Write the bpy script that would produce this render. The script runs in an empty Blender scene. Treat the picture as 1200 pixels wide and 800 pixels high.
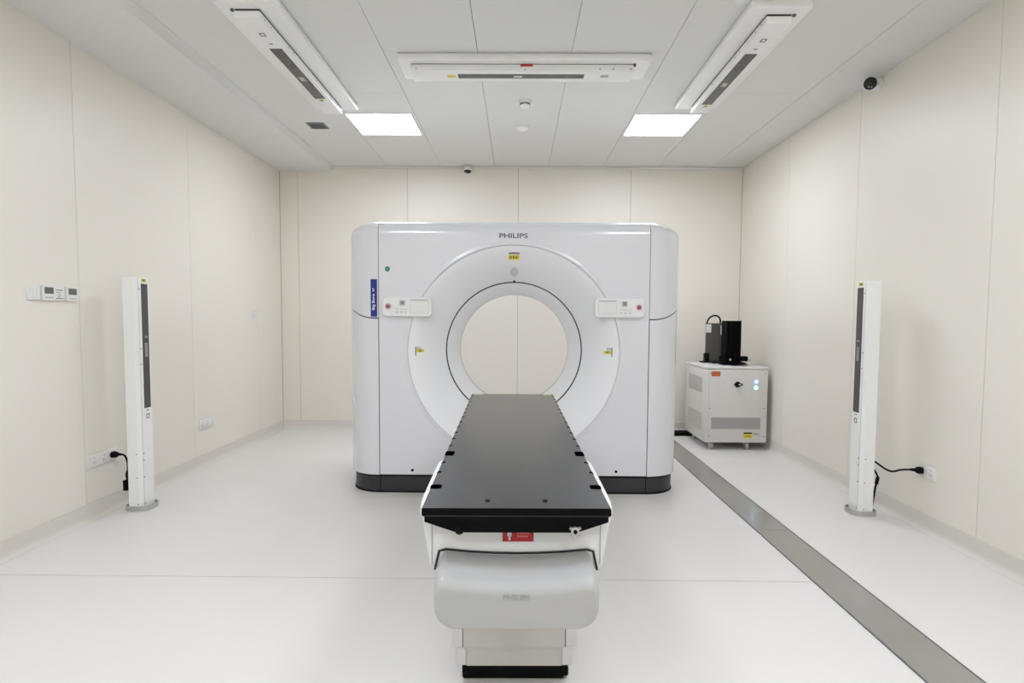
import bpy, bmesh, math, random
from mathutils import Vector, Matrix
random.seed(7)
PI = math.pi
scene = bpy.context.scene
C = scene.collection

# ------------------------------------------------------------------ camera
CAMH = 1.391
cam_d = bpy.data.cameras.new('camera')
cam = bpy.data.objects.new('camera', cam_d); C.objects.link(cam)
cam_d.sensor_fit = 'HORIZONTAL'; cam_d.sensor_width = 36.0
cam_d.lens = 681.08 * 36.0 / 1200.0
cam_d.shift_x = (600 - 601.58) / 1200.0
cam_d.shift_y = (411.6 - 400) / 1200.0
cam_d.clip_start = 0.05
_r = Vector((0.99995493, 0.00761537, 0.00566974)); _u = Vector((-0.00609399, 0.0568923, 0.99836172)); _f = Vector((-0.00728033, 0.99835128, -0.05693614))
_m = Matrix((_r, _u, -_f)).transposed().to_4x4()
_m.translation = (0, 0, CAMH)
cam.matrix_world = _m
scene.camera = cam

# ------------------------------------------------------------------ world and exposure
PANEL_STRENGTH = 15.0
w = bpy.data.worlds.new('world'); scene.world = w; w.use_nodes = True
w.node_tree.nodes['Background'].inputs[0].default_value = (0.8, 0.85, 0.9, 1)
w.node_tree.nodes['Background'].inputs[1].default_value = 0.05
scene.view_settings.view_transform = 'Standard'
scene.view_settings.look = 'None'
scene.view_settings.exposure = 0.90
scene.view_settings.gamma = 1.0
scene.view_settings.use_curve_mapping = False

# ------------------------------------------------------------------ room sizes
CZ = 3.221          # ceiling
XL, XR = -2.915, 2.713
YB, YF = 7.167, -1.9

# ------------------------------------------------------------------ materials
def lin(c):
    return tuple(((v / 255.0) / 12.92 if v / 255.0 <= 0.04045 else ((v / 255.0 + 0.055) / 1.055) ** 2.4) for v in c) + (1.0,)
MATS = {}
def mat(name, rgb, rough=0.5, metal=0.0, var=0.03, scale=6.0, bump=0.0, bscale=200.0, coat=0.0, emit=0.0, spec=0.5):
    if name in MATS: return MATS[name]
    m = bpy.data.materials.new(name); m.use_nodes = True
    nt = m.node_tree; n = nt.nodes; l = nt.links
    b = n['Principled BSDF']
    col = lin(rgb)
    tc = n.new('ShaderNodeTexCoord')
    nz = n.new('ShaderNodeTexNoise'); nz.inputs['Scale'].default_value = scale; nz.inputs['Detail'].default_value = 4
    l.new(tc.outputs['Object'], nz.inputs['Vector'])
    mx = n.new('ShaderNodeMix'); mx.data_type = 'RGBA'
    mx.inputs[6].default_value = tuple(max(0, v * (1 - var)) for v in col[:3]) + (1,)
    mx.inputs[7].default_value = tuple(min(1, v * (1 + var)) for v in col[:3]) + (1,)
    l.new(nz.outputs['Fac'], mx.inputs[0]); l.new(mx.outputs[2], b.inputs['Base Color'])
    b.inputs['Roughness'].default_value = rough; b.inputs['Metallic'].default_value = metal
    b.inputs['Specular IOR Level'].default_value = spec
    b.inputs['Coat Weight'].default_value = coat; b.inputs['Coat Roughness'].default_value = 0.08
    if bump:
        n2 = n.new('ShaderNodeTexNoise'); n2.inputs['Scale'].default_value = bscale; n2.inputs['Detail'].default_value = 2
        l.new(tc.outputs['Object'], n2.inputs['Vector'])
        bp = n.new('ShaderNodeBump'); bp.inputs['Strength'].default_value = bump; bp.inputs['Distance'].default_value = 0.002
        l.new(n2.outputs['Fac'], bp.inputs['Height']); l.new(bp.outputs['Normal'], b.inputs['Normal'])
    if emit:
        b.inputs['Emission Color'].default_value = col; b.inputs['Emission Strength'].default_value = emit
    MATS[name] = m
    return m

M_wall = mat('wall_panel_cream', (240, 234, 222), 0.42, var=0.015, scale=1.2, bump=0.05, bscale=60)
M_groove = mat('panel_joint', (150, 143, 130), 0.7)
M_cgroove = mat('ceiling_joint', (128, 127, 121), 0.7)
M_ceil = mat('ceiling_board_white', (231, 231, 227), 0.6, var=0.012, scale=1.5, bump=0.04, bscale=90)
M_floor = mat('floor_vinyl', (232, 229, 225), 0.30, var=0.02, scale=2.0, bump=0.05, bscale=35)
M_seam = mat('floor_weld', (188, 184, 176), 0.5)
M_base = mat('skirting_vinyl', (225, 219, 210), 0.45, var=0.02)
M_gantry = mat('gantry_white', (229, 229, 232), 0.22, var=0.008, scale=2, coat=0.6)
M_funnel = mat('funnel_white', (246, 246, 247), 0.30, var=0.008, scale=2, coat=0.2)
M_plinth = mat('plinth_charcoal', (46, 46, 49), 0.45, var=0.06, bump=0.08)
M_black = mat('black_plastic', (8, 8, 9), 0.5, var=0.1, bump=0.05, spec=0.12)
M_rubber = mat('black_rubber', (5, 5, 6), 0.9, var=0.1, spec=0.0)
M_blackgl = mat('black_gloss', (12, 12, 13), 0.18, var=0.1)
M_dark = mat('dark_gap', (34, 34, 36), 0.7)
M_top = mat('carbon_tabletop', (50, 50, 51), 0.22, var=0.05, scale=12, bump=0.03, bscale=300)
M_topside = mat('tabletop_edge_black', (6, 6, 7), 0.40, var=0.1, spec=0.1)
M_white = mat('white_plastic', (238, 238, 237), 0.32, var=0.01, coat=0.2)
M_cover = mat('cover_light_grey', (186, 186, 184), 0.30, var=0.012, coat=0.25)
M_ped = mat('pedestal_grey', (228, 226, 221), 0.45, var=0.015)
M_pedp = mat('pedestal_panel_grey', (206, 203, 196), 0.45, var=0.015)
M_unit = mat('laser_housing_white', (248, 248, 245), 0.35, var=0.012, bump=0.06, bscale=160)
M_slot = mat('laser_window_grey', (74, 73, 72), 0.15, var=0.15, scale=14, spec=0.6)
M_yel = mat('warning_yellow', (228, 214, 70), 0.45, var=0.05)
M_yelpale = mat('pale_yellow', (222, 218, 160), 0.5, var=0.05)
M_red = mat('label_red', (190, 40, 44), 0.45, var=0.05)
M_orange = mat('label_orange', (196, 96, 52), 0.5, var=0.1)
M_blue = mat('label_blue', (24, 44, 134), 0.4, var=0.04)
M_green = mat('sticker_green', (46, 128, 88), 0.5, var=0.1, scale=60)
M_ink = mat('print_grey', (96, 98, 104), 0.5)
M_inkl = mat('print_light_grey', (176, 177, 180), 0.5)
M_pale = mat('print_pale_grey', (212, 212, 214), 0.5)
M_metal = mat('brushed_steel', (196, 196, 194), 0.32, metal=0.9, var=0.06, scale=30)
M_plate = mat('trench_steel', (170, 167, 161), 0.15, metal=0.4, var=0.05, scale=5, bump=0.03)
M_cab = mat('cabinet_white', (222, 219, 213), 0.42, var=0.015, bump=0.08, bscale=250)
M_mesh = mat('vent_mesh_grey', (168, 166, 160), 0.6, var=0.12, scale=160)
M_mesh2 = mat('vent_mesh_pale', (196, 193, 186), 0.6, var=0.08, scale=160)
M_plategrey = mat('device_grey', (88, 86, 82), 0.45, var=0.05)
M_lcd = mat('lcd_grey', (104, 106, 98), 0.2, var=0.05)
M_switch = mat('switch_white', (236, 234, 229), 0.35, var=0.01)
M_ledb = mat('led_blue', (90, 120, 255), 0.3, emit=2.2)
M_ledw = mat('led_white', (225, 240, 255), 0.3, emit=1.3)
M_ledg = mat('led_green', (120, 235, 170), 0.3, emit=1.6)
M_light = mat('led_diffuser', (238, 244, 255), 0.5, var=0.0, emit=PANEL_STRENGTH)
M_vent = mat('vent_grey', (138, 136, 130), 0.5, var=0.1, scale=80)

# ------------------------------------------------------------------ helpers
def link(o, parent):
    C.objects.link(o)
    if parent is not None: o.parent = parent
    return o
def obj(name, bm, m, parent=None, smooth=False, angle=40):
    me = bpy.data.meshes.new(name)
    bmesh.ops.recalc_face_normals(bm, faces=bm.faces[:])
    if smooth:
        for f in bm.faces: f.smooth = True
        lim = math.radians(angle)
        for e in bm.edges:
            if len(e.link_faces) == 2 and e.calc_face_angle(0) > lim: e.smooth = False
    bm.to_mesh(me); bm.free()
    for mm in (m if isinstance(m, (list, tuple)) else [m]): me.materials.append(mm)
    return link(bpy.data.objects.new(name, me), parent)
def tag(o, label, cat, group=None):
    o['label'] = label; o['category'] = cat
    if group: o['group'] = group
    return o
def thing(name, label, cat, loc=(0, 0, 0), rz=0.0, group=None):
    o = bpy.data.objects.new(name, None); o.empty_display_size = 0.1
    o.location = loc; o.rotation_euler = (0, 0, rz); C.objects.link(o)
    return tag(o, label, cat, group)
def struct(name, bm, m, **k):
    o = obj(name, bm, m, **k); o['kind'] = 'structure'; return o
def nb(): return bmesh.new()
def box(bm, x0, x1, y0, y1, z0, z1, bev=0.0, seg=2):
    r = bmesh.ops.create_cube(bm, size=1.0)
    for v in r['verts']:
        v.co = Vector(((x0 + x1) / 2 + v.co.x * (x1 - x0), (y0 + y1) / 2 + v.co.y * (y1 - y0), (z0 + z1) / 2 + v.co.z * (z1 - z0)))
    if bev:
        es = list({e for v in r['verts'] for e in v.link_edges})
        bmesh.ops.bevel(bm, geom=es, offset=bev, segments=seg, profile=0.5, affect='EDGES')
    return bm
def bx(*a, **k): return box(nb(), *a, **k)
def cyl(bm, p0, p1, r0, r1=None, n=24, caps=True):
    p0, p1 = Vector(p0), Vector(p1); r1 = r0 if r1 is None else r1
    d = (p1 - p0).normalized(); a = d.orthogonal().normalized(); b = d.cross(a)
    A = [bm.verts.new(p0 + (a * math.cos(2 * PI * i / n) + b * math.sin(2 * PI * i / n)) * r0) for i in range(n)]
    B = [bm.verts.new(p1 + (a * math.cos(2 * PI * i / n) + b * math.sin(2 * PI * i / n)) * r1) for i in range(n)]
    for i in range(n): bm.faces.new((A[i], A[(i + 1) % n], B[(i + 1) % n], B[i]))
    if caps: bm.faces.new(A[::-1]); bm.faces.new(B)
    return bm
def revolve(bm, prof, org, axis, n=32, cap=True):
    """prof: list of (radius, distance along axis)."""
    org, axis = Vector(org), Vector(axis).normalized(); a = axis.orthogonal().normalized(); b = axis.cross(a)
    rings = []
    for r, d in prof:
        rings.append([bm.verts.new(org + axis * d + (a * math.cos(2 * PI * i / n) + b * math.sin(2 * PI * i / n)) * max(r, 1e-4)) for i in range(n)])
    for R, S in zip(rings, rings[1:]):
        for i in range(n): bm.faces.new((R[i], R[(i + 1) % n], S[(i + 1) % n], S[i]))
    if cap:
        bm.faces.new(rings[0][::-1]); bm.faces.new(rings[-1])
    return bm
def spline(pts, per=8):
    pts = [Vector(p) for p in pts]; out = []
    P = [pts[0] * 2 - pts[1]] + pts + [pts[-1] * 2 - pts[-2]]
    for i in range(1, len(P) - 2):
        for k in range(per):
            t = k / per; a, b, c, d = P[i - 1], P[i], P[i + 1], P[i + 2]
            out.append(0.5 * ((2 * b) + (c - a) * t + (2 * a - 5 * b + 4 * c - d) * t * t + (3 * b - a - 3 * c + d) * t ** 3))
    out.append(pts[-1]); return out
def tube(bm, pts, r, n=10):
    pts = [Vector(p) for p in pts]; rings = []
    a = None
    for i, p in enumerate(pts):
        d = (pts[min(i + 1, len(pts) - 1)] - pts[max(i - 1, 0)]).normalized()
        a = d.orthogonal().normalized() if a is None else (a - d * a.dot(d)).normalized()
        b = d.cross(a)
        rings.append([bm.verts.new(p + (a * math.cos(2 * PI * k / n) + b * math.sin(2 * PI * k / n)) * r) for k in range(n)])
    for R, S in zip(rings, rings[1:]):
        for k in range(n): bm.faces.new((R[k], R[(k + 1) % n], S[(k + 1) % n], S[k]))
    bm.faces.new(rings[0][::-1]); bm.faces.new(rings[-1])
    return bm
def loft(bm, rings, closed=True, cap0=True, cap1=True):
    V = [[bm.verts.new(p) for p in r] for r in rings]; n = len(V[0])
    for R, S in zip(V, V[1:]):
        for k in range(n if closed else n - 1): bm.faces.new((R[k], R[(k + 1) % n], S[(k + 1) % n], S[k]))
    if cap0: bm.faces.new(V[0][::-1])
    if cap1: bm.faces.new(V[-1])
    return bm
def rrect(w, h, r, n=5):
    """rounded rectangle outline centred at 0, counter-clockwise."""
    out = []
    for cx, cy, a0 in ((w / 2 - r, h / 2 - r, 0), (-w / 2 + r, h / 2 - r, PI / 2), (-w / 2 + r, -h / 2 + r, PI), (w / 2 - r, -h / 2 + r, 1.5 * PI)):
        for i in range(n + 1):
            t = a0 + PI / 2 * i / n; out.append((cx + r * math.cos(t), cy + r * math.sin(t)))
    return out
def text_bm(body, size, depth=0.0008, bold=0.0):
    cu = bpy.data.curves.new('lettering', 'FONT'); cu.body = body; cu.size = size; cu.extrude = depth; cu.offset = bold
    cu.align_x = 'CENTER'; cu.align_y = 'CENTER'; cu.resolution_u = 3
    o = bpy.data.objects.new('lettering', cu); C.objects.link(o)
    dg = bpy.context.evaluated_depsgraph_get(); dg.update()
    me = bpy.data.meshes.new_from_object(o.evaluated_get(dg))
    bm = nb(); bm.from_mesh(me)
    bpy.data.objects.remove(o); bpy.data.curves.remove(cu); bpy.data.meshes.remove(me)
    return bm
def fit_text(body, width, height, m4, depth=0.0008, bold=0.022):
    bm = text_bm(body, 1.0, depth, bold)
    xs = [v.co.x for v in bm.verts]; ys = [v.co.y for v in bm.verts]
    cx, cy = (min(xs) + max(xs)) / 2, (min(ys) + max(ys)) / 2
    sx, sy = width / (max(xs) - min(xs)), height / (max(ys) - min(ys))
    for v in bm.verts: v.co = m4 @ Vector(((v.co.x - cx) * sx, (v.co.y - cy) * sy, v.co.z))
    return bm
def facing(loc, face='-Y', up=None):
    """matrix placing a sheet drawn in xy so that it faces the given way."""
    if face == '-Y': R = Matrix(((1, 0, 0), (0, 0, -1), (0, 1, 0)))
    elif face == '+X': R = Matrix(((0, 0, 1), (1, 0, 0), (0, 1, 0)))
    elif face == '-X': R = Matrix(((0, 0, -1), (-1, 0, 0), (0, 1, 0)))
    else: R = Matrix(((1, 0, 0), (0, -1, 0), (0, 0, -1)))   # '-Z'
    m = R.to_4x4(); m.translation = loc; return m

# ================================================================== ROOM
# floor: two vinyl sheets with a welded joint
SEAM_Y = 3.03
fl = struct('floor', bx(XL - .1, XR + .1, YF - .1, YB + .1, -0.10, -0.004), M_seam)
for x0, x1, y0, y1 in ((XL, 1.694, YF, SEAM_Y - .003), (XL, 1.694, SEAM_Y + .003, YB), (1.697, XR, YF, YB)):
    obj('vinyl_sheet', bx(x0, x1, y0, y1, -0.004, 0.0), M_floor, fl)

# wall panels on a backing; joints are real gaps
def panel_wall(name, axis, pos, inward, seams, lo, hi):
    g = 0.0035
    def b(a0, a1, d0, d1, z0, z1, bev=0.0):
        d0, d1 = sorted((pos + inward * d0, pos + inward * d1))
        if axis == 'X': return bx(d0, d1, a0, a1, z0, z1, bev=bev, seg=1)
        return bx(a0, a1, d0, d1, z0, z1, bev=bev, seg=1)
    o = struct(name, b(lo - .1, hi + .1, -0.12, -0.008, 0, CZ), M_groove)
    e = [lo] + seams + [hi]
    for a0, a1 in zip(e, e[1:]):
        obj('wall_panel', b(a0 + g / 2, a1 - g / 2, -0.008, 0.0, 0, CZ, bev=0.0015), M_wall, o)
    return o
panel_wall('wall_left', 'X', XL, 1, [-1.48, -.147, 1.186, 2.52, 3.8555, 5.1864, 6.493], YF, YB)
panel_wall('wall_right', 'X', XR, -1, [-1.93 + .5, -.1, 1.0, 2.04, 3.3854, 4.7285, 5.9331], YF, YB)
panel_wall('wall_back', 'Y', YB, -1, [-2.693, -1.351, -0.002, 1.364], XL, XR)
panel_wall('wall_front', 'Y', YF, 1, [-1.6, -.3, 1.0, 2.1], XL, XR)

# coved vinyl skirting
BH = 0.112
def cove_profile(n=6):
    p = [(0.0, BH), (0.006, BH)]
    for i in range(n + 1):
        t = PI / 2 * i / n
        p.append((0.006 + 0.034 * (1 - math.cos(t)), 0.040 * (1 - math.sin(t)) + 0.002))
    p += [(0.04, 0.0), (0.0, 0.0)]
    return p
def skirting(name, axis, pos, inward, lo, hi):
    rings = []
    for a in (lo, hi):
        rings.append([((pos + inward * d, a, z) if axis == 'X' else (a, pos + inward * d, z)) for d, z in cove_profile()])
    return struct(name, loft(nb(), rings), M_base, smooth=True)
skirting('baseboard_left', 'X', XL + .0005, 1, YF, YB)
skirting('baseboard_right', 'X', XR - .0005, -1, YF, YB)
skirting('baseboard_back', 'Y', YB - .0005, -1, XL, XR)

# ceiling: boards in strips, joints are gaps
SOF_X = -2.285
ce = struct('ceiling', bx(XL - .1, XR + .1, YF - .1, YB + .1, CZ + .010, CZ + .12), M_cgroove)
xs = [XL - .06, -2.24, -1.589, -0.9385, -0.2883, 0.3609, 1.020, 1.670, 2.32, XR + .06]
for i, (a, b) in enumerate(zip(xs, xs[1:])):
    ys = [YF - .06, 0.0, 2.42, 4.84, YB + .06] if abs((a + b) / 2) > 1.0 else [YF - .06, -0.75, 1.6, 4.1, YB + .06]
    for c, d in zip(ys, ys[1:]):
        g = 0.0035
        obj('ceiling_board', bx(a + g / 2, b - g / 2, c + g / 4, d - g / 4, CZ, CZ + .010, bev=0.001, seg=1), M_ceil, ce)
# lowered strip along the left wall
rings = [[(XL, y, CZ - .055), (SOF_X - .035, y, CZ - .055), (SOF_X - .012, y, CZ - .045), (SOF_X, y, CZ - .02), (SOF_X + .02, y, CZ - .0005), (XL, y, CZ - .0005)] for y in (YF, YB)]
struct('trim_1', loft(nb(), rings), M_ceil, smooth=True)
struct('trim_2', bx(SOF_X + .02, XR, YB - .035, YB - .0005, CZ - .022, CZ - .0005, bev=.006), M_ceil)

# ================================================================== ceiling lights
def ceiling_light(x, y, label):
    t = thing('ceiling_light', label, 'ceiling light', (x, y, CZ), group='square ceiling panel lights')
    b = nb(); s = 0.3
    for a in ((-s, s, -s, -s + .009), (-s, s, s - .009, s), (-s, -s + .009, -s + .009, s - .009), (s - .009, s, -s + .009, s - .009)):
        box(b, a[0], a[1], a[2], a[3], -0.008, -0.0005)
    obj('frame', b, M_white, t)
    obj('diffuser', bx(-s + .009, s - .009, -s + .009, s - .009, -0.005, -0.0008), M_light, t)
LX0, LX1 = -1.268, 1.337
ceiling_light(LX0, 5.617, 'lit white square ceiling panel left of centre, beside the grey vent')
ceiling_light(LX1, 5.617, 'lit white square ceiling panel at the end of the right ceiling laser')
for y, nm in ((2.05, 'overhead near the table foot'), (-0.75, 'at the entrance end of the room')):
    ceiling_light(LX0, y, 'lit white square ceiling panel ' + nm + ', left row')
    ceiling_light(LX1, y, 'lit white square ceiling panel ' + nm + ', right row')

# ================================================================== ceiling lasers
def screws(parent, pts, axis, r=0.0045):
    for p in pts:
        p = Vector(p); a = Vector(axis)
        obj('screw', cyl(nb(), p - a * .001, p + a * .0015, r, n=8), M_ink, parent)
def ceiling_laser_y(xc, y0, y1, ytop, slot, inner, label, boxx):
    """laser along Y; inner = +1 when the room centre lies towards +X"""
    t = thing('ceiling_laser', label, 'laser unit', (xc, y0, CZ), group='room lasers on the ceiling')
    L = y1 - y0
    obj('mounting_box', bx(boxx[0] - xc, boxx[1] - xc, -.07, L + .06, -0.05, -0.0005, bev=0.012, seg=3), M_unit, t, smooth=True)
    w = 0.075
    h = obj('housing', bx(-w, w, 0.0, L, -0.102, -0.060, bev=0.005), M_unit, t, smooth=True)
    obj('shadow_gap', bx(-w + .004, w - .004, .004, L - .004, -0.0605, -0.0495), M_dark, t)
    sx = 0.0 + 0.004 * inner
    obj('window_recess', bx(sx - .040, sx + .040, slot[0] - y0 - .004, slot[1] - y0 + .004, -0.1028, -0.1018), M_dark, t)
    wi = obj('laser_window', bx(sx - .037, sx + .037, slot[0] - y0, slot[1] - y0, -0.1040, -0.1020, bev=.0008, seg=1), M_slot, t)
    ym = (slot[0] + slot[1]) / 2 - y0 + .05
    obj('emitter', bx(sx - .018, sx + .018, ym - .035, ym + .03, -0.1050, -0.1036, bev=.0006, seg=1), M_metal, wi)
    yl = obj('warning_label', bx(sx - .020, sx + .020, slot[1] - y0 + .012, slot[1] - y0 + .062, -0.1035, -0.1018), M_yelpale, t)
    obj('warning_symbol', bx(sx - .009, sx + .009, slot[1] - y0 + .024, slot[1] - y0 + .046, -0.1042, -0.1030), M_ink, yl)
    b = nb()
    for (a0, a1, c0, c1) in ((-.017, .017, -.21, -.204), (-.017, .017, -.176, -.17), (-.017, -.011, -.204, -.176), (.011, .017, -.204, -.176)):
        box(b, sx + a0, sx + a1, slot[0] - y0 + c0, slot[0] - y0 + c1, -0.1035, -0.1018)
    obj('class_mark', b, M_ink, t)
    obj('status_mark', bx(sx - .012, sx + .012, slot[0] - y0 - .075, slot[0] - y0 - .066, -0.1035, -0.1018), M_ink, t)
    screws(t, [(inner * w, f, -0.078) for f in (.07, .16, .42, .50, .95, 1.3)], (inner, 0, 0))
    screws(t, [(-inner * (w + .025), f, -0.05) for f in (.12, .2, .5, .58)], (0, 0, -1))
    # thin cable clip at the outer near corner
    obj('cable_clip', bx(-inner * (w + .012) - .008, -inner * (w + .012) + .008, -.004, .012, -0.062, -0.049), M_ink, t)
    return t
ceiling_laser_y(-1.580, 3.46, 5.05, 0, (3.85, 4.70), 1, 'long white ceiling laser running away on the left ceiling', (-1.752, -1.385))
ceiling_laser_y(1.517, 3.51, 5.00, 0, (3.91, 4.80), -1, 'long white ceiling laser running away on the right ceiling', (1.325, 1.682))
t = thing('ceiling_laser', 'long white ceiling laser set crosswise above the scanner', 'laser unit', (0.02, 4.18, CZ), group='room lasers on the ceiling')
obj('mounting_box', bx(-.87, .90, -.06, .28, -0.05, -0.0005, bev=0.012, seg=3), M_unit, t, smooth=True)
obj('housing', bx(-.785, .785, 0, .19, -0.102, -0.053, bev=0.006), M_unit, t, smooth=True)
obj('shadow_gap', bx(-.778, .778, .006, .184, -0.0535, -0.0495), M_dark, t)
obj('window_recess', bx(-.458, .442, .050, .122, -0.1028, -0.1018), M_dark, t)
wi = obj('laser_window', bx(-.454, .438, .054, .118, -0.104, -0.102, bev=.0008, seg=1), M_slot, t)
obj('emitter', bx(-.06, .0, .072, .10, -0.105, -0.1036), M_metal, wi)
obj('warning_label', bx(-.535, -.475, .066, .106, -0.1035, -0.1018), M_yel, t)
obj('red_label', bx(-.012, .075, -.0015, .0008, -0.069, -0.0535), M_red, t)
obj('class_mark', bx(.56, .615, .06, .10, -0.1032, -0.1018), M_inkl, t)
screws(t, [(.545, 0, -.085), (.64, 0, -.085), (.76, 0, -.085), (-.745, 0, -.085), (0.02, 0, -.09)], (0, -1, 0))
obj('cable_clip', bx(.779, .795, -.006, .012, -.066, -.05), M_ink, t)

# ================================================================== small ceiling fittings
t = thing('air_vent', 'small grey square grille in the ceiling left of the light panel', 'vent', (-1.925, 5.657, CZ))
obj('frame', bx(-.085, .085, -.085, .085, -.008, -.0005, bev=.002, seg=1), M_vent, t)
for i in range(7):
    y = -.062 + i * .0207
    obj('slat', bx(-.068, .068, y - .006, y + .006, -.0115, -.007), M_ink, t)
t = thing('smoke_detector', 'small white detector with slotted rim above the crosswise ceiling laser', 'detector', (0.05, 5.02, CZ))
obj('base', revolve(nb(), [(.056, -.0005), (.056, -.012), (.050, -.016)], (0, 0, 0), (0, 0, 1), 28), M_white, t, smooth=True)
obj('sensing_head', revolve(nb(), [(.040, -.015), (.040, -.040), (.030, -.050), (.010, -.053)], (0, 0, 0), (0, 0, 1), 28), M_unit, t, smooth=True)
for k in range(9):
    a = PI + PI * (k + .5) / 9
    p = Vector((math.cos(a) * .041, math.sin(a) * .041, -.029)); q = bx(-.005, .005, -.002, .002, -.007, .007)
    for v in q.verts: v.co = Matrix.Rotation(a + PI / 2, 3, 'Z') @ v.co + p
    obj('vent_slot', q, M_ink, t)
t = thing('ceiling_speaker', 'flat white round dome on the ceiling behind the slotted detector', 'ceiling dome', (0.032, 5.69, CZ))
obj('rim', revolve(nb(), [(.075, -.0005), (.075, -.008), (.068, -.012)], (0, 0, 0), (0, 0, 1), 32), M_white, t, smooth=True)
obj('dome', revolve(nb(), [(.062, -.011), (.055, -.026), (.034, -.036), (.010, -.039)], (0, 0, 0), (0, 0, 1), 32), M_unit, t, smooth=True)

# ================================================================== security cameras
def security_camera(loc, mount, aim, label, s=1.0):
    t = thing('security_camera', label, 'security camera', loc)
    aim = Vector(aim).normalized(); m = Vector(mount) - Vector(loc)
    obj('housing', revolve(nb(), [(.020 * s, -.085 * s), (.040 * s, -.075 * s), (.047 * s, -.04 * s), (.048 * s, .0), (.046 * s, .006 * s)], (0, 0, 0), aim, 28), M_white, t, smooth=True)
    f = obj('lens_face', revolve(nb(), [(.043 * s, .0055 * s), (.043 * s, .012 * s), (.036 * s, .016 * s)], (0, 0, 0), aim, 28), M_blackgl, t, smooth=True)
    obj('lens', revolve(nb(), [(.018 * s, .0155 * s), (.014 * s, .021 * s), (.006 * s, .023 * s)], (0, 0, 0), aim, 20), M_blackgl, f, smooth=True)
    for sx in (-.012, .010):
        p = aim * .016 * s + Vector((sx * s, 0, -.026 * s))
        obj('infrared_led', revolve(nb(), [(.005 * s, -.001), (.004 * s, .002)], p, aim, 8), M_inkl, f)
    obj('arm', tube(nb(), spline([-aim * .06 * s, -aim * .07 * s + m * .35, m * .9]), .014 * s), M_white, t, smooth=True)
    d = (m - m.normalized() * .0) ; n = Vector((1, 0, 0)) if abs(m.x) > abs(m.y) else Vector((0, 1, 0))
    obj('wall_plate', revolve(nb(), [(.045 * s, -.0005), (.045 * s, -.012), (.036 * s, -.02)], m, n, 24), M_white, t, smooth=True)
security_camera((2.575, 4.39, 3.125), (XR, 4.50, 3.165), (-.35, -.85, -.28), 'round white security camera with black lens high on the right wall')
t = thing('security_camera', 'small white security camera high on the back wall above the scanner', 'security camera', (-.612, YB, 3.17))
obj('mounting_cup', revolve(nb(), [(.050, -.0008), (.050, -.018), (.040, -.03)], (0, 0, .012), (0, 1, 0), 24), M_white, t, smooth=True)
obj('neck', cyl(nb(), (0, -.02, .012), (0, -.06, .006), .022, n=16), M_white, t, smooth=True)
ax = Vector((0, -.18, -.98)).normalized(); oc = Vector((0, -.085, -.002))
obj('housing', revolve(nb(), [(.012, -.050), (.032, -.040), (.044, -.022), (.049, .0), (.047, .014), (.044, .020)], oc, ax, 28), M_white, t, smooth=True)
obj('lens_face', revolve(nb(), [(.043, .0195), (.041, .028), (.030, .036), (.012, .039)], oc, ax, 28), M_blackgl, t, smooth=True)

# ================================================================== CT SCANNER GANTRY
GX, GY, GZC = -0.031, 4.54, 1.128
XS, HW, RY, DEP, TOPZ = 1.055, 1.333, 0.27, 0.98, 2.142
g = thing('ct_scanner', 'large white scanner gantry with round bore and dark plinth', 'scanner', (GX, GY, 0))
def side_outline(n=14):
    """right-hand plan outline from the front seam round to the back, with outward normals"""
    out = []
    for i in range(n + 1):
        t = PI / 2 * i / n
        x = XS + (HW - XS) * math.sin(t); y = RY * (1 - math.cos(t))
        nn = Vector((math.sin(t) / (HW - XS), -math.cos(t) / RY)).normalized()
        out.append((Vector((x, y)), nn))
    yb = DEP - .14
    for i in range(1, 4): out.append((Vector((HW, RY + (yb - RY) * i / 3)), Vector((1, 0))))
    for i in range(1, 7):
        t = PI / 2 * i / 6
        out.append((Vector((HW - .14 + .14 * math.cos(t), yb + .14 * math.sin(t))), Vector((math.cos(t), math.sin(t)))))
    out.append((Vector((XS, DEP)), Vector((0, 1))))
    return out
RT = 0.105
def top_levels(n=7):
    return [(TOPZ - RT + RT * math.sin(PI / 2 * i / n), 1 - math.cos(PI / 2 * i / n)) for i in range(n + 1)]
def inset(p, nn, k):
    return Vector((p.x - nn.x * 0.185 * k, p.y - nn.y * 0.085 * k))
SO = side_outline()
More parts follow.
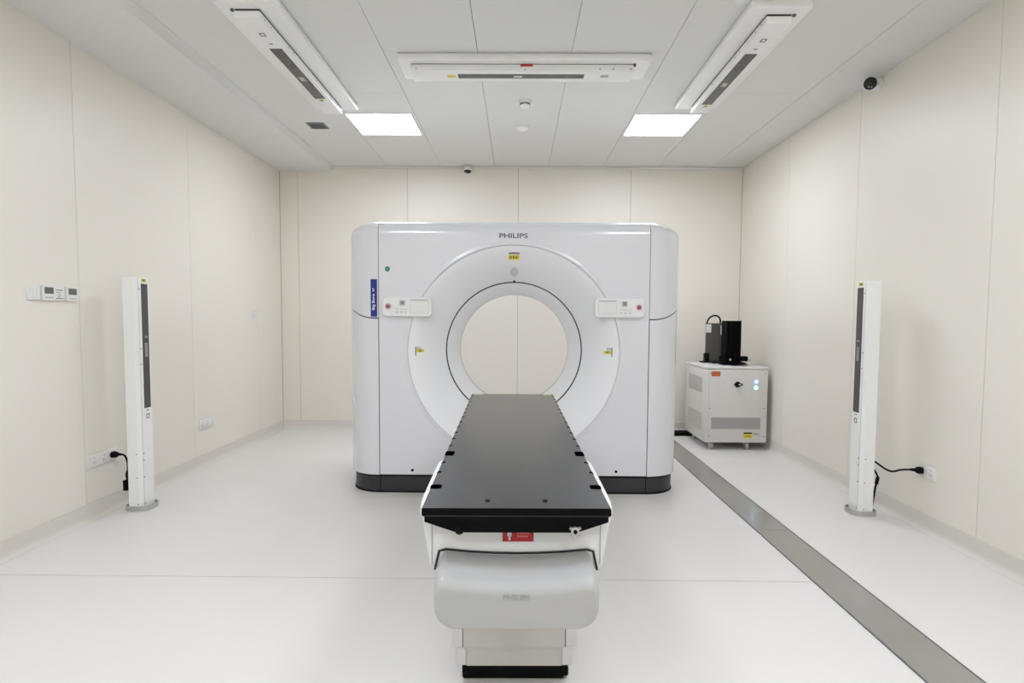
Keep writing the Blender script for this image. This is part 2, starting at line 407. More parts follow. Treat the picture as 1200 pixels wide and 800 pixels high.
def side_x(s, off=0.0):
    """one side cover: lower and upper piece split by a curved joint"""
    def zsplit(p): return 1.385 + 0.10 * (max(0.0, p.x - XS) / (HW - XS)) ** 2.5 if p.y < RY else 1.485
    up, lo = nb(), nb()
    pts = SO
    ringsU, ringsL = [], []
    for f in (0, .33, .66): ringsU.append([(s * p.x, p.y, (zsplit(p) + .004) * (1 - f) + (TOPZ - RT) * f) for p, nn in pts])
    for z, k in top_levels():
        ringsU.append([(s * max(XS, inset(p, nn, k).x) if p.x <= XS + .001 else s * max(XS + .0004 * i, inset(p, nn, k).x), inset(p, nn, k).y, z) for i, (p, nn) in enumerate(pts)])
    for f in (0, .25, .5, .75, 1): ringsL.append([(s * p.x, p.y, .146 * (1 - f) + (zsplit(p) - .004) * f) for p, nn in pts])
    for bm, R in ((up, ringsU), (lo, ringsL)):
        loft(bm, R, closed=False, cap0=False, cap1=False)
        for v in bm.verts:
            if abs(abs(v.co.x) - XS) < 1e-5: v.co.x = s * (XS + (.002 if bm is up else .004))
    u = obj('upper_side_cover', up, M_gantry, g, smooth=True, angle=60)
    l = obj('lower_side_cover', lo, M_gantry, g, smooth=True, angle=60)
    # dark liners behind the joints
    liner = nb()
    ins = [inset(p, nn, 0.07) for p, nn in pts]
    loft(liner, [[(s * q.x, q.y, z) for q in ins] for z in (1.36, 1.52)], closed=False, cap0=False, cap1=False)
    obj('joint_liner', liner, M_dark, g)
    obj('joint_liner', bx(*(sorted((s * (XS - .02), s * (XS + .02)))), .010, .02, .14, TOPZ - .06), M_dark, g)
for s in (-1, 1): side_x(s)
def holed_panel(zlo, zhi, half, hole_r, y, n=96):
    """flat panel with round hole, as a ring of quads"""
    bm = nb(); A, B = [], []
    corner = [math.atan2(z - GZC, x) for x, z in ((half, zhi), (-half, zhi), (-half, zlo), (half, zlo))]
    angs = sorted([2 * PI * i / n - PI for i in range(n)] + corner)
    for a in angs:
        c, s_ = math.cos(a), math.sin(a); t = 1e9
        if abs(c) > 1e-9: t = min(t, half / abs(c))
        if s_ > 1e-9: t = min(t, (zhi - GZC) / s_)
        if s_ < -1e-9: t = min(t, (zlo - GZC) / s_)
        A.append(bm.verts.new((c * hole_r, y, GZC + s_ * hole_r))); B.append(bm.verts.new((c * t, y, GZC + s_ * t)))
    m = len(A)
    for i in range(m): bm.faces.new((A[i], A[(i + 1) % m], B[(i + 1) % m], B[i]))
    return bm
ROUT = 0.828
fp = holed_panel(.150, TOPZ - RT, XS - .002, ROUT + .035, 0.0)
n0 = len(fp.verts)
loft(fp, [[(x, 0.085 * k, z) for x in (-(XS - .002), -.5, 0, .5, XS - .002)] for z, k in [(TOPZ - RT, 0.0), (TOPZ - RT + .003, 0.0)] + [(max(z, TOPZ - RT + .004), k) for z, k in top_levels()[1:]]], closed=False, cap0=False, cap1=False)
obj('front_cover', fp, M_gantry, g, smooth=True)
obj('back_cover', holed_panel(.150, TOPZ, XS, .72, DEP), M_gantry, g)
# lid
lid = nb()
q = [inset(p, nn, 1) for p, nn in SO]
loop = [Vector((max(XS, a.x), a.y, TOPZ - .0008)) for a in q]
loop2 = [Vector((-a.x, a.y, a.z)) for a in reversed(loop)]
lid.faces.new([lid.verts.new(p) for p in loop + loop2])
obj('top_cover', lid, M_gantry, g)
# rounded lip round the mouth, funnel, bore
def ring(name, prof, m, n=128, parent=g):
    return obj(name, revolve(nb(), prof, (0, 0, GZC), (0, 1, 0), n, cap=False), m, parent, smooth=True, angle=70)
def fd(r): return 0.26 * max(0.0, (ROUT - r) / (ROUT - .56)) ** 1.45
ring('mouth_lip', [(ROUT + .036, 0.0), (ROUT + .026, -.003), (ROUT + .014, -.006), (ROUT + .005, -.006), (ROUT + .001, -.002), (ROUT + .0005, .008)], M_gantry)
ring('mouth_joint', [(ROUT + .0015, .004), (ROUT - .0025, .004)], M_ink)
ring('funnel', [(ROUT - .001, -.002), (ROUT - .004, .002)] + [(r, fd(r) + .003) for r in [ROUT - .01 - (ROUT - .01 - .562) * i / 16 for i in range(17)]], M_funnel)
ring('dark_ring_gap', [(.562, .262), (.560, .275), (.555, .275), (.553, .266)], M_dark)
ring('bore_ring', [(.5535, .266), (.551, .262), (.533, .285), (.505, .335), (.480, .39), (.466, .44), (.4625, .47)], M_funnel)
ring('bore_liner', [(.4628, .47), (.4625, .50), (.466, .54)], M_inkl)
ring('rear_funnel', [(.466, .54), (.49, .62), (.55, .76), (.64, .90), (.722, DEP)], M_funnel)
# plinth
def plinth_ring(ins, z):
    pts = [inset(p, nn, ins / .185) if False else Vector((p.x - nn.x * ins, p.y - nn.y * ins)) for p, nn in SO]
    return [(p.x, p.y, z) for p in pts] + [(-p.x, p.y, z) for p in reversed(pts)]
obj('plinth', loft(nb(), [plinth_ring(.022, .012), plinth_ring(.022, .128), plinth_ring(.03, .134)]), M_plinth, g, smooth=True, angle=50)
obj('plinth_foot', loft(nb(), [plinth_ring(.016, 0.0), plinth_ring(.016, .012)]), M_black, g, smooth=True, angle=50)
obj('shadow_joint', loft(nb(), [plinth_ring(.035, .134), plinth_ring(.035, .165)]), M_dark, g)
for s in (-1, 1):
    obj('plinth_joint', bx(s * XS - .003, s * XS + .003, .0205, .03, .012, .132), M_black, g)
    obj('key_lock', cyl(nb(), (s * .815 + (.018 if s < 0 else -.0), -.003, .185), (s * .815 + (.018 if s < 0 else 0), .002, .185), .011, n=12), M_black, g)
# maker's lettering
obj('lettering', fit_text('PHILIPS', .222, .038, facing((GX * 0 - .005, -.0005, 2.028))), M_ink, g)
# control panels
def control_panel(xc, mir):
    pw, ph = .386, .152
    o = rrect(pw, ph, .03)
    p = obj('control_panel', loft(nb(), [[(xc + a, .0, 1.475 + b) for a, b in o], [(xc + a, -.028, 1.475 + b) for a, b in o], [(xc + a * .975, -.036, 1.475 + b * .94) for a, b in o]]), M_white, g, smooth=True, angle=50)
    Y = -.0362
    def sheet(name, x0, x1, z0, z1, m, t=.0015, yy=Y):
        if mir: x0, x1 = -x1, -x0
        return obj(name, bx(xc + x0, xc + x1, yy - t, yy + .001, 1.475 + z0, 1.475 + z1, bev=.0004, seg=1), m, p)
    sheet('display_rim', .022, .168, -.055, .058, M_pale, .0008)
    sheet('display', .026, .164, -.052, .054, M_switch, .0016)
    sheet('display_bar', .03, .16, .048, .054, M_inkl, .0022)
    sheet('knob_plate', -.075, .0, .0, .055, M_white, .002)
    sheet('mode_knob', -.055, -.015, .012, .050, M_inkl, .010)
    sheet('mode_knob_cap', -.045, -.025, .020, .042, M_vent, .011)
    for k in range(3): sheet('button', -.088 + k * .034, -.066 + k * .034, -.048, -.034, M_pale, .002)
    for k in range(3): sheet('button', -.088 + k * .034, -.066 + k * .034, -.022, -.014, M_pale, .0015)
    for k in range(3): sheet('display_line', .05 + k * .03, .07 + k * .03, -.045, -.040, M_pale, .0020)
    ex = xc + (.148 if mir else -.148)
    b = obj('stop_button', revolve(nb(), [(.016, .002), (.016, .008), (.013, .014), (.004, .016)], (ex, Y, 1.475 + .004), (0, -1, 0), 20), mat('stop_red', (150, 84, 92), .35), p, smooth=True)
    obj('stop_collar', revolve(nb(), [(.026, -.001), (.026, .003)], (ex, Y, 1.475 + .004), (0, -1, 0), 20), mat('pale_pink', (228, 200, 204), .5), p)
    return p
control_panel(-.827, False); control_panel(.819, True)
# stickers
ls = obj('model_strip', bx(-1.118, -1.067, -.004 + .0, .016, 1.397, 1.688), M_blue, g)
for v in ls.data.vertices:
    if v.co.x < -1.1: v.co.y += .006
mm = facing((-1.0925, -.0035, 1.512)) @ Matrix.Rotation(PI / 2, 4, 'Z')
obj('lettering', fit_text('Big Bore', .125, .026, mm, .0006), M_switch, ls)
mm = facing((-1.094, -.0032, 1.607)) @ Matrix.Rotation(PI / 2, 4, 'Z')
obj('lettering', fit_text('RT', .026, .014, mm, .0006), M_switch, ls)
st = obj('approval_sticker', cyl(nb(), (-.985, -.0015, 1.768), (-.985, .0005, 1.768), .020, n=20), M_green, g)
obj('sticker_mark', bx(-.993, -.977, -.0022, -.001, 1.764, 1.774), mat('sticker_pale', (120, 180, 150), .5), st)
def patch(name, th0, th1, r0, r1, off, m, parent=g, n=6):
    bm = nb(); rows = []
    for i in range(n + 1):
        r = r0 + (r1 - r0) * i / n; rows.append([(r * math.cos(th0 + (th1 - th0) * k / n), fd(r) + .003 - off, GZC + r * math.sin(th0 + (th1 - th0) * k / n)) for k in range(n + 1)])
    loft(bm, rows, closed=False, cap0=False, cap1=False)
    e = bmesh.ops.extrude_face_region(bm, geom=bm.faces[:])
    for v in e['geom']:
        if isinstance(v, bmesh.types.BMVert): v.co.y += .003
    return obj(name, bm, m, parent)
def laser_port(th, ra, rb, half, label_r, label_th, slot):
    p = patch('laser_port', th - half, th + half, ra, rb, .0015, M_unit)
    y = patch('warning_label', th + label_th[0], th + label_th[1], label_r[0], label_r[1], .003, M_yel, p)
    for f in (.18, .45, .72):
        a0 = label_th[0] + (label_th[1] - label_th[0]) * f; a1 = a0 + (label_th[1] - label_th[0]) * .16
        patch('label_print', th + a0, th + a1, label_r[0] + .3 * (label_r[1] - label_r[0]), label_r[0] + .7 * (label_r[1] - label_r[0]), .004, mat('label_ink', (120, 112, 40), .5), p)
    patch('port_slot', th + slot[0], th + slot[1], slot[2], slot[3], .0032, mat('port_shade', (128, 126, 118), .6), p)
laser_port(PI / 2 + .0, .685, .775, .055, (.722, .757), (-.052, .058), (-.055, .055, .763, .775))
M_portshade = mat('port_pale_shade', (206, 205, 210), .5)
for th, sg in ((PI, -1), (0, 1)):
    laser_port(th, .715, .777, .045, (.715, .768), (-.020, .012), (-.045, .045, .769, .776))
    patch('port_shade', *sorted((th + sg * .045, th + sg * .016)), .735, .768, .0025, M_portshade)
# small camera window and index mark over the bore
ring_w = obj('camera_window', loft(nb(), [[(.030 * math.cos(a * PI / 12), fd(.64 + .03 * math.sin(a * PI / 12)) + dy, GZC + .63 + .030 * math.sin(a * PI / 12)) for a in range(24)] for dy in (.003, -.001)]), M_pale, g)
obj('index_mark', bx(-.007, .007, .245, .268, GZC + .556, GZC + .572), M_black, g)

# ================================================================== PATIENT TABLE
tb = thing('patient_table', 'flat dark patient table on white pedestal in front of the scanner', 'table', (0.0, 1.66, 0), .0142)
TL = 2.47
def tz(y): return .840 + .010 * y / TL
def tw(y): return .276 + .013 * y / TL
# carbon tabletop
sec = [(1.0, 0.0), (1.0, -.006)]
def top_ring(y, shr=0.0):
    w_, z = tw(y) - shr, tz(y)
    return [(-w_ + .004, y, z), (w_ - .004, y, z), (w_, y, z - .004), (w_, y, z - .022), (w_ - .008, y, z - .026), (w_ - .008, y, z - .041), (w_ - .10, y, z - .072), (-w_ + .10, y, z - .072), (-w_ + .008, y, z - .041), (-w_ + .008, y, z - .026), (-w_, y, z - .022), (-w_, y, z - .004)]
tops = loft(nb(), [top_ring(0.0), top_ring(.6), top_ring(1.2), top_ring(1.8), top_ring(TL)])
for f in tops.faces:
    f.material_index = 0 if f.normal.z > .7 or f.calc_center_median().z > .838 and abs(f.normal.y) < .5 and abs(f.normal.x) < .3 else 1
tops.normal_update()
for f in tops.faces:
    c = f.calc_center_median(); f.material_index = 0 if all(abs(v.co.z - tz(v.co.y)) < 1e-4 for v in f.verts) else 1
topo = obj('tabletop', tops, [M_top, M_topside], tb)
obj('edge_strip', bx(-.268, .268, -.0012, .002, .8155, .8180), M_plinth, topo)
# indexing notches every 14 cm along both edges, two wide clips per side
for s in (-1, 1):
    k = 0; y = .39
    while y < TL - .04:
        w_ = tw(y)
        if abs(y - .672) > .05 and abs(y - .212) > .05:
            obj('index_notch', bx(*sorted((s * (w_ - .016), s * (w_ + .0008))), y - .011, y + .011, tz(y) - .02, tz(y) + .0008, bev=.003, seg=1), M_rubber, topo)
        y += .1415
    for y, ln in ((.672, .036), (.212, .022)):
        w_ = tw(y)
        o = rrect(.036, ln * 2, .012)
        cx = s * (w_ - .017)
        obj('rail_clip', loft(nb(), [[(cx + a, y + b, tz(y) - .02) for a, b in o], [(cx + a, y + b, tz(y) + .0012) for a, b in o]]), M_rubber, topo)
    obj('locating_pin', revolve(nb(), [(.008, 0), (.007, .0025)], (s * .087, .068, tz(.068)), (0, 0, 1), 12), M_black, topo)
    obj('end_label', bx(s * .245 - .028, s * .245 + .028, TL - .055, TL - .025, tz(TL) - .001, tz(TL) + .0006), M_yel if s > 0 else M_yelpale, topo)
obj('round_knob', revolve(nb(), [(.014, -.004), (.014, .008), (.010, .013)], (-.166, 0.0, .778), (0, -1, 0), 20), M_black, topo, smooth=True)
# silver star clamp
cl = nb()
for a in (35, 145, -60, -120):
    a = math.radians(a); d = Vector((math.cos(a), 0, math.sin(a)))
    tube(cl, [Vector((.170, -.008, .776)) + d * .006, Vector((.170, -.010, .776)) + d * .019], .0048, 8)
revolve(cl, [(.012, -.002), (.012, .012), (.008, .014)], (.170, 0, .776), (0, -1, 0), 16)
ck = obj('star_clamp', cl, M_metal, topo, smooth=True)
obj('clamp_bolt', revolve(nb(), [(.006, .012), (.006, .017)], (.170, 0, .776), (0, -1, 0), 10), M_black, ck)
# white carriage body under the foot end
def car_ring(y, top, wide, low):
    return [(-wide, y, top - .012), (-wide + .003, y, top - .003), (-wide + .010, y, top), (wide - .010, y, top), (wide - .003, y, top - .003), (wide, y, top - .012), (wide - .010, y, .775), (low, y, .655), (low - .02, y, .640), (-low + .02, y, .640), (-low, y, .655), (-wide + .010, y, .775)]
obj('carriage', loft(nb(), [car_ring(.045, .818, .284, .258), car_ring(.055, .824, .290, .261), car_ring(.12, .830, .296, .264), car_ring(.35, .832, .298, .264), car_ring(.58, .832, .299, .264), car_ring(.64, .826, .294, .262), car_ring(.675, .806, .276, .255)]), M_white, tb, smooth=True, angle=35)
for s in (-1, 1): obj('panel_joint', bx(s * .2515 - .0012, s * .2515 + .0012, .0425, .05, .655, .785), M_inkl, tb)
obj('carriage_beam', bx(-.2, .2, .5, 1.45, .69, .772, bev=.01), M_white, tb, smooth=True)
# red warning label with pictogram
rl = obj('warning_label', bx(-.041, .052, .0430, .046, .7245, .775), M_red, tb)
fig = nb()
cyl(fig, (-.020, .0422, .765), (-.020, .0432, .765), .0055, n=14)
bmesh.ops.create_cube(fig, size=1, matrix=Matrix.Translation((-.020, .0427, .750)) @ Matrix.Diagonal((.012, .001, .018, 1)))
bmesh.ops.create_cube(fig, size=1, matrix=Matrix.Translation((-.020, .0427, .736)) @ Matrix.Diagonal((.006, .001, .014, 1)))
obj('person_pictogram', fig, M_switch, rl)
for zz, x0, x1 in ((.7505, .002, .041), (.7405, .002, .036)):
    for k in range(5):
        a = x0 + (x1 - x0) * k / 5
        obj('label_print', bx(a, a + (x1 - x0) / 5 * .75, .0422, .0432, zz - .0025, zz + .0025), mat('label_pink', (232, 140, 130), .5), rl)
# grey nose cover with sloping top
def nose(y, w_, zt, zb, dip, r):
    n = 12; out = []
    for i in range(n + 1):
        f = -1 + 2 * i / n; out.append((f * (w_ - r), y, zt - dip * (1 - f * f)))
    for i in range(1, 6):
        t = PI / 2 * i / 5; out.append((w_ - r + r * math.sin(t), y, zt - r + r * math.cos(t)))
    R2 = min(.06, zt - zb - r - .012)
    for i in range(0, 7):
        t = PI / 2 * i / 6; out.append((w_ - R2 + R2 * math.cos(t), y, zb + R2 - R2 * math.sin(t)))
    for i in range(0, 7):
        t = PI / 2 * i / 6; out.append((-w_ + R2 - R2 * math.sin(t), y, zb + R2 - R2 * math.cos(t)))
    for i in range(0, 5):
        t = PI / 2 * i / 5; out.append((-w_ + r - r * math.cos(t), y, zt - r + r * math.sin(t)))
    return out
obj('nose_cover', loft(nb(), [nose(.30, .224, .696, .535, .012, .02), nose(.040, .224, .694, .535, .012, .02), nose(-.03, .226, .686, .535, .014, .022), nose(-.082, .2265, .679, .535, .016, .024), nose(-.098, .227, .674, .536, .016, .026), nose(-.108, .2265, .665, .539, .016, .03), nose(-.114, .2255, .656, .542, .016, .032), nose(-.1165, .222, .647, .548, .015, .033)]), M_cover, tb, smooth=True, angle=60)
gp = nb()
gpts = [(-.243, .0395, .640), (-.230, .0395, .697)] + [(f * .222, .0395, .7035 - .013 * (1 - f * f)) for f in (-.95, -.6, -.3, 0, .3, .6, .95)] + [(.230, .0395, .697), (.243, .0395, .640)]
tube(gp, gpts, .0034, 8)
obj('shadow_gap', gp, M_dark, tb, smooth=True)
obj('lettering', fit_text('PHILIPS', .074, .017, facing((.0, -.1172, .632)), .0012), mat('embossed_grey', (174, 174, 172), .4), tb)
# telescoping pedestal, foot
obj('pedestal_upper_sleeve', bx(-.236, .236, .455, 1.25, .157, .645, bev=.008), M_ped, tb, smooth=True)
obj('pedestal_upper_panel', bx(-.190, .190, .452, .46, .159, .60), M_pedp, tb)
obj('pedestal_lower_sleeve', bx(-.219, .219, .470, 1.235, .078, .24, bev=.006), M_ped, tb, smooth=True)
obj('pedestal_lower_panel', bx(-.178, .178, .4665, .475, .080, .156), M_pedp, tb)
for s in (-1, 1):
    obj('panel_joint', bx(s * .1925 - .0015, s * .1925 + .0015, .4538, .46, .159, .60), M_ink, tb)
    obj('panel_joint', bx(s * .181 - .0015, s * .181 + .0015, .4685, .475, .080, .156), M_inkl, tb)
obj('foot_plate', bx(-.200, .196, .508, 1.22, 0.0, .054, bev=.010), M_black, tb, smooth=True)
obj('pedestal_core', bx(-.17, .17, .53, 1.20, .05, .10), M_dark, tb)
obj('foot_switch', bx(.186, .212, .512, .58, .010, .046, bev=.006), M_black, tb, smooth=True)

# ================================================================== WALL LASERS (columns)
def laser_column(xs_, y0, y1, out, label, tilt=0.0):
    """out: direction from slot face towards the wall (-1 left wall, +1 right wall)"""
    t = thing('wall_laser_column', label, 'laser unit', (xs_, (y0 + y1) / 2, 0), group='room lasers standing by the side walls')
    hy = (y1 - y0) / 2; d = .095; Hh = 1.665
    # footprint with a bevelled front edge
    def fp(z, g_=0.0):
        p = [(0, -hy + .02), (0, hy - .012), (out * .012, hy), (out * d, hy), (out * d, -hy), (out * .02, -hy)]
        return [(a, b, z) for a, b in p]
    obj('column_body', loft(nb(), [fp(.012), fp(Hh)]), M_unit, t)
    obj('edge_trim', bx(*sorted((-out * .002, out * .003)), -hy + .022, -hy + .026, .02, Hh - .01), M_pale, t)
    z0, z1 = .738, 1.615
    yc = .015
    obj('window_recess', bx(*sorted((-out * .001, out * .004)), yc - .036, yc + .036, z0 - .006, z1 + .006), M_dark, t)
    wi = obj('laser_window', bx(*sorted((-out * .0025, out * .003)), yc - .032, yc + .032, z0, z1, bev=.001, seg=1), M_slot, t)
    obj('emitter', bx(*sorted((-out * .004, out * .0)), yc - .016, yc + .016, 1.10, 1.20, bev=.0006, seg=1), M_vent, wi)
    obj('emitter', bx(*sorted((-out * .004, out * .0)), yc - .012, yc + .020, 1.235, 1.25), M_vent, wi)
    yl = obj('warning_label', bx(*sorted((-out * .0015, out * .002)), yc - .030, yc + .024, 1.632, 1.658), M_yel, t)
    obj('warning_symbol', bx(*sorted((-out * .0022, out * .001)), yc - .018, yc + .008, 1.638, 1.652), M_ink, yl)
    b = nb()
    for a0, a1, c0, c1 in ((-.016, .016, .655, .660), (-.016, .016, .684, .689), (-.016, -.011, .66, .684), (.011, .016, .66, .684)):
        box(b, *sorted((-out * .0015, out * .001)), yc + a0, yc + a1, c0, c1)
    obj('class_mark', b, M_ink, t)
    obj('status_mark', bx(*sorted((-out * .0015, out * .001)), yc - .014, yc + .014, .712, .717), M_ink, t)
    screws(t, [(0, -hy + .034, z) for z in (.05, .24, .36, .41, 1.05, 1.16, 1.58)], (-out, 0, 0), .005)
    screws(t, [(out * .03, -hy, z) for z in (.05, .24, .41)], (0, -1, 0), .004)
    # curved grey foot plate
    o = rrect(.178, .172, .055)
    obj('foot_plate', loft(nb(), [[(out * .050 + a, b, z) for a, b in o] for z in (0.0, .012)]), M_metal, t)
    cu = []
    for a, b in rrect(.178, .172, .055): cu.append((out * .050 + a, b))
    ou = nb()
    inner = [(out * .050 + a, b) for a, b in rrect(.166, .160, .049)]
    loft(ou, [[(a, b, .012) for a, b in cu], [(a, b, .036) for a, b in cu], [(a, b, .036) for a, b in inner], [(a, b, .012) for a, b in inner]], cap0=False, cap1=False)
    obj('foot_rim', ou, M_metal, t, smooth=True, angle=50)
    # adjusting knob on the back
    obj('adjusting_knob', revolve(nb(), [(.016, -.001), (.016, .022), (.012, .028)], (out * .045, hy, .33), (0, 1, 0), 14), M_switch, t, smooth=True)
    return t
laser_column(-2.672, 4.06, 4.215, -1, 'white laser column with yellow label by the left wall sockets')
laser_column(2.436, 4.08, 4.225, 1, 'white laser column with yellow label by the right wall')

# ================================================================== wall fittings
def frame_plate(parent, x, inward, yc, zc, w_, h, t_=.009, name='plate', m=None):
    o = rrect(w_, h, .006, 3)
    return obj(name, loft(nb(), [[(x + inward * .0005, yc + a, zc + b) for a, b in o], [(x + inward * t_, yc + a, zc + b) for a, b in o], [(x + inward * (t_ + .002), yc + a * .96, zc + b * .96) for a, b in o]]), m or M_switch, parent, smooth=True)
SZ = 1.530
def wall_unit(name, label, cat, y, group=None):
    return thing(name, label, cat, (XL, y, SZ), group=group)
t = wall_unit('light_switch', 'white rocker light switch leftmost in the row on the left wall', 'switch', 3.482)
frame_plate(t, 0, 1, 0, 0, .092, .088)
for k in range(3):
    obj('rocker', bx(.010, .0145, -.031 + k * .021, -.012 + k * .021, -.030, .030, bev=.0015, seg=1), M_switch, t)
def thermostat(y, label):
    t = wall_unit('thermostat', label, 'thermostat', y, 'wall thermostats')
    frame_plate(t, 0, 1, 0, 0, .086, .092, .018)
    s_ = obj('screen', bx(.0185, .0215, -.032, .036, -.004, .036), M_lcd, t)
    for k in range(3): obj('button', bx(.0185, .0212, -.026 + k * .022, -.012 + k * .022, -.032, -.024), M_inkl, t)
    return t
thermostat(3.580, 'white thermostat with grey screen between switch and instruction plate')
thermostat(3.770, 'white thermostat with grey screen rightmost in the row on the left wall')
t = wall_unit('instruction_plate', 'white printed plate between the two thermostats on the left wall', 'wall plate', 3.674)
frame_plate(t, 0, 1, 0, 0, .086, .088)
for zz, a, b in ((.022, -.028, .026), (.008, -.026, .014), (-.006, -.01, .012), (-.018, -.012, .008), (-.030, -.028, .03)):
    obj('print_line', bx(.0105, .0118, a, b, zz - .0025, zz + .0025), M_inkl if zz < .01 and zz > -.025 else M_ink, t)

def socket(x, inward, yc, zc, width, n, label):
    t = thing('wall_socket', label, 'socket', (x, yc, zc), group='mains sockets')
    frame_plate(t, 0, inward, 0, 0, width, .09)
    for k in range(n):
        y = -width / 2 + width * (k + .5) / n
        for dy, dz in ((0, .018), (-.009, -.012), (.009, -.012)):
            obj('socket_slot', bx(*sorted((inward * .0105, inward * .0118)), y + dy - .0015, y + dy + .0015, dz - .006, dz + .006), M_ink, t)
    return t
socket(XL, 1, 4.02, .398, .29, 3, 'long white wall socket with a black plug beside the left laser column')
socket(XL, 1, 5.38, .398, .26, 3, 'empty white wall socket on the left wall beyond the laser column')
socket(XL, 1, 6.42, 1.42, .086, 1, 'single white wall plate near the back of the left wall')
socket(XR, -1, 3.80, .395, .15, 2, 'white wall socket with a black plug on the right wall')

# power cords
t = thing('power_cord', 'black power cord drooping from the left wall socket to the laser column', 'cord', (XL, 4.09, .40))
o0 = Vector((XL, 4.09, .40))
obj('plug', revolve(nb(), [(.021, .012), (.024, .03), (.021, .046), (.012, .056), (.008, .075)], (0, 0, 0), (1, .18, 0), 18), M_black, t, smooth=True)
obj('cable', tube(nb(), spline([Vector(p) - o0 for p in ((-2.845, 4.103, .40), (-2.825, 4.118, .385), (-2.815, 4.128, .33), (-2.815, 4.125, .25), (-2.815, 4.12, .20), (-2.808, 4.112, .17))]), .0065), M_black, t, smooth=True)
obj('adapter', bx(.088, .122, -.005, .048, -.262, -.185, bev=.006), M_black, t, smooth=True)
obj('cable', tube(nb(), spline([Vector(p) - o0 for p in ((-2.81, 4.11, .215), (-2.80, 4.09, .262), (-2.79, 4.10, .29), (-2.775, 4.12, .26), (-2.768, 4.13, .24))]), .006), M_black, t, smooth=True)
t = thing('power_cord', 'black power cord looping from the right wall socket to the laser column', 'cord', (XR, 3.835, .395))
o0 = Vector((XR, 3.835, .395))
obj('plug', revolve(nb(), [(.021, .012), (.024, .03), (.021, .046), (.012, .056), (.008, .085)], (0, 0, 0), (-1, .35, 0), 18), M_black, t, smooth=True)
obj('cable', tube(nb(), spline([Vector(p) - o0 for p in ((2.632, 3.863, .395), (2.62, 3.93, .375), (2.605, 4.0, .345), (2.59, 4.06, .35), (2.56, 4.14, .385), (2.535, 4.165, .39))]), .0065), M_black, t, smooth=True)
obj('cable', tube(nb(), spline([Vector(p) - o0 for p in ((2.560, 4.15, .335), (2.592, 4.155, .29), (2.604, 4.15, .25), (2.594, 4.16, .19), (2.588, 4.165, .12), (2.582, 4.17, .05))]), .0065), M_black, t, smooth=True)
obj('cable_joint', tube(nb(), [Vector(p) - o0 for p in ((2.603, 4.152, .262), (2.597, 4.156, .212))], .012), M_black, t, smooth=True)

# ================================================================== TRENCH COVER
t = thing('trench_cover', 'long grey steel cable trench cover along the floor on the right', 'trench cover', (1.694, 3.0, 0))
for y0, y1 in ((YF + .05, .55), (.555, 3.785), (3.790, 6.74)):
    obj('cover_plate', bx(-.108, .108, y0 - 3.0, y1 - 3.0, .0005, .004, bev=.001, seg=1), M_plate, t)
for s in (-1, 1): obj('edge_frame', bx(s * .1115 - .003, s * .1115 + .003, YF + .05 - 3.0, 3.74, .0003, .005), M_ink, t)
t = thing('cable_opening', 'black floor opening with cables behind the white cabinet', 'floor opening', (2.1, 6.995, 0))
obj('rim', bx(-.52, .50, -.115, .115, .0005, .006, bev=.002, seg=1), M_black, t)
for k in range(4): obj('cable', tube(nb(), spline([(-.49 + .03 * k, -.09 + .055 * k, .018), (-.1, -.08 + .045 * k, .026), (.2, -.07 + .04 * k, .02), (.42, -.09 + .055 * k, .018)]), .012), M_black, t, smooth=True)

# ================================================================== CABINET
CX0, CX1, CY0, CY1, CZ0, CZ1 = 1.995, 2.652, 6.14, 6.86, .082, .893
c = thing('equipment_cabinet', 'white wheeled equipment cabinet standing in the back right corner', 'cabinet', ((CX0 + CX1) / 2, CY0, 0))
hw = (CX1 - CX0) / 2; dp = CY1 - CY0
obj('body', bx(-hw, hw, 0, dp, CZ0, CZ1 - .03, bev=.008), M_cab, c, smooth=True)
obj('lid', bx(-hw - .003, hw + .003, -.003, dp + .003, CZ1 - .03, CZ1, bev=.012, seg=3), M_cab, c, smooth=True)
def vent(name, x0, x1, y0, y1, z0, z1, face, m):
    v = obj(name, bx(x0, x1, y0, y1, z0, z1), m, c)
    n = int((z1 - z0) / .022)
    for k in range(n):
        z = z0 + (z1 - z0) * (k + .5) / n
        if face == 'F': obj('louvre', bx(x0 + .006, x1 - .006, y0 - .0015, y0 + .001, z - .003, z + .003), M_inkl, v)
        else: obj('louvre', bx(x0 - .0015, x0 + .001, y0 + .006, y1 - .006, z - .003, z + .003), M_mesh2, v)
vent('front_vent', -.262, .258, -.002, .004, .228, .352, 'F', M_mesh)
vent('side_vent', -hw - .002, -hw + .004, .12, .60, .60, .77, 'S', M_mesh2)
vent('side_vent', -hw - .002, -hw + .004, .12, .60, .20, .38, 'S', M_mesh2)
obj('front_panel_joint', bx(-hw + .035, -hw + .037, -.0015, .002, CZ0 + .03, CZ1 - .05), M_inkl, c)
obj('orange_label', bx(2.054 - 2.3235, 2.147 - 2.3235, -.0025, .001, .790, .842), M_orange, c)
sw = obj('rotary_switch', revolve(nb(), [(.030, .0), (.030, .008), (.024, .014), (.022, .022)], (.008, 0, .705), (0, -1, 0), 24), M_black, c, smooth=True)
obj('switch_handle', bx(-.036, .052, -.034, -.018, .695, .717, bev=.006), M_black, sw, smooth=True)
obj('switch_mark', bx(.004, .03, -.0355, -.033, .702, .711), M_switch, sw)
for z, m in ((.735, M_ledb), (.672, M_ledg)):
    b = obj('indicator_button', revolve(nb(), [(.021, 0), (.021, .006), (.016, .008)], (.203, 0, z), (0, -1, 0), 20), m, c, smooth=True)
    obj('indicator_lens', revolve(nb(), [(.014, .0075), (.012, .011), (.004, .012)], (.203, 0, z), (0, -1, 0), 16), M_ledw, b, smooth=True)
yl = obj('warning_label', bx(.085, .175, -.0022, .001, .130, .178), M_yel, c)
obj('label_bar', bx(.085, .175, -.003, -.001, .179, .192), M_black, c)
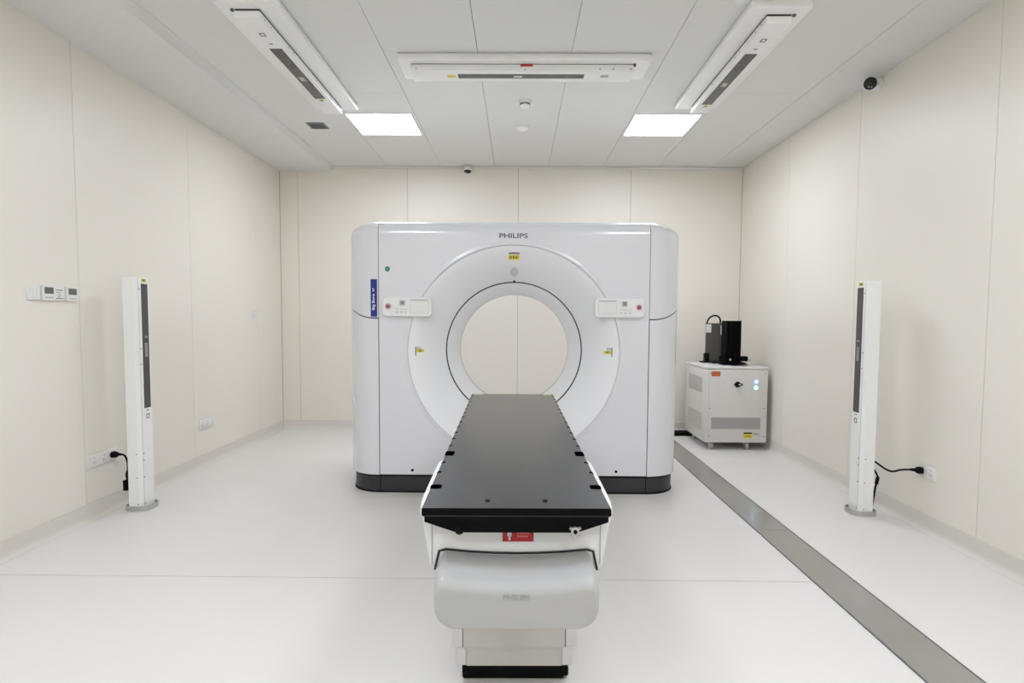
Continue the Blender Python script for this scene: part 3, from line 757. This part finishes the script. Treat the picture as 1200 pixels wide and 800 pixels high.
obj('label_print', bx(.095, .165, -.003, -.001, .148, .158), mat('label_ink', (120, 112, 40), .5), yl)
obj('rating_plate', bx(.185, .250, -.002, .001, .165, .188), M_inkl, c)
screws(c, [(x, 0, z) for x in (-hw + .05, hw - .03) for z in (.15, .45, .82)], (0, -1, 0), .006)
for x in (-hw + .09, hw - .19):
    for y in (.07, dp - .08):
        w_ = obj('caster', cyl(nb(), (x - .015, y, .041), (x + .015, y, .041), .041, n=22), M_inkl, c, smooth=True)
        obj('caster_tyre', revolve(nb(), [(.0405, -.014), (.0412, 0), (.0405, .014)], (x, y, .0413), (1, 0, 0), 22, cap=False), M_metal, w_, smooth=True)
        obj('caster_fork', bx(x - .022, x + .022, y - .012, y + .03, .05, CZ0 + .004, bev=.004), M_metal, w_)
# crumpled white sheet on the cabinet
sh = nb(); n = 26; V = []
for j in range(n + 1):
    row = []
    for i in range(n + 1):
        x = -.30 + .38 * i / n; y = .03 + .5 * j / n
        h = .004 + .010 * max(0, math.sin(9 * x + 4 * y) * math.sin(13 * y + 2)) + .004 * math.sin(30 * x + 11 * y) ** 2
        if i in (0, n) or j in (0, n): h = .0012
        row.append(sh.verts.new((x + .012 * math.sin(7 * y), y + .01 * math.sin(9 * x), CZ1 + h)))
    V.append(row)
for j in range(n):
    for i in range(n): sh.faces.new((V[j][i], V[j][i + 1], V[j + 1][i + 1], V[j + 1][i]))
so = obj('plastic_sheet', sh, M_white, None, smooth=True, angle=80); so.location = ((CX0 + CX1) / 2, CY0, 0)
sol = so.modifiers.new('thickness', 'SOLIDIFY'); sol.thickness = .001
tag(so, 'crumpled white sheet lying on top of the wheeled cabinet', 'sheet')

# devices on the cabinet
DZ = CZ1 + .016
t = thing('grey_test_plate', 'upright grey plate with black cable loop standing on the cabinet', 'device', (2.205, 6.53, DZ))
pl = obj('plate', bx(-.098, .098, -.012, .012, .012, .43, bev=.002, seg=1), M_plategrey, t)
obj('white_label', bx(-.098, -.042, -.0135, -.011, .335, .428), M_switch, pl)
obj('white_label', bx(.062, .098, -.0135, -.011, .31, .415), M_switch, pl)
obj('top_rail', bx(-.100, .104, -.014, .014, .430, .440), M_plategrey, t)
obj('bracket', bx(-.110, -.060, -.03, .03, 0, .105, bev=.004, seg=1), M_black, t)
obj('base_foot', bx(-.150, .09, -.05, .05, 0, .014, bev=.003, seg=1), M_black, t)
obj('cable_loop', tube(nb(), spline([(-.088, 0, .436), (-.076, 0, .475), (-.045, 0, .51), (.0, 0, .525), (.04, 0, .512), (.06, 0, .478), (.062, 0, .436)]), .009), M_black, t, smooth=True)
t = thing('finned_device', 'black finned upright block beside the grey plate on the cabinet', 'device', (2.318, 6.315, DZ))
obj('core', bx(-.070, .070, -.04, .07, .012, .455, bev=.003, seg=1), M_black, t)
for k in range(9):
    x = -.076 + k * .019
    if k == 4: continue
    obj('fin', bx(x - .004, x + .004, -.062, .085, .02, .468, bev=.001, seg=1), M_black, t)
obj('base_disc', revolve(nb(), [(.15, 0), (.15, .006), (.12, .016), (.10, .024)], (.02, 0, 0), (0, 0, 1), 36), M_black, t, smooth=True)
obj('bracket', bx(-.14, -.09, -.06, -.02, .015, .09, bev=.006), M_black, t)
obj('knob', revolve(nb(), [(.012, 0), (.012, .02), (.006, .025)], (-.035, -.062, .05), (0, -1, 0), 14), M_metal, t, smooth=True)
obj('side_arm', bx(.09, .175, -.03, .03, .03, .085, bev=.01), M_black, t, smooth=True)
obj('arm_knob', revolve(nb(), [(.016, 0), (.018, .02), (.012, .035)], (.172, -.02, .05), (1, -.2, -.1), 14), M_metal, t, smooth=True)
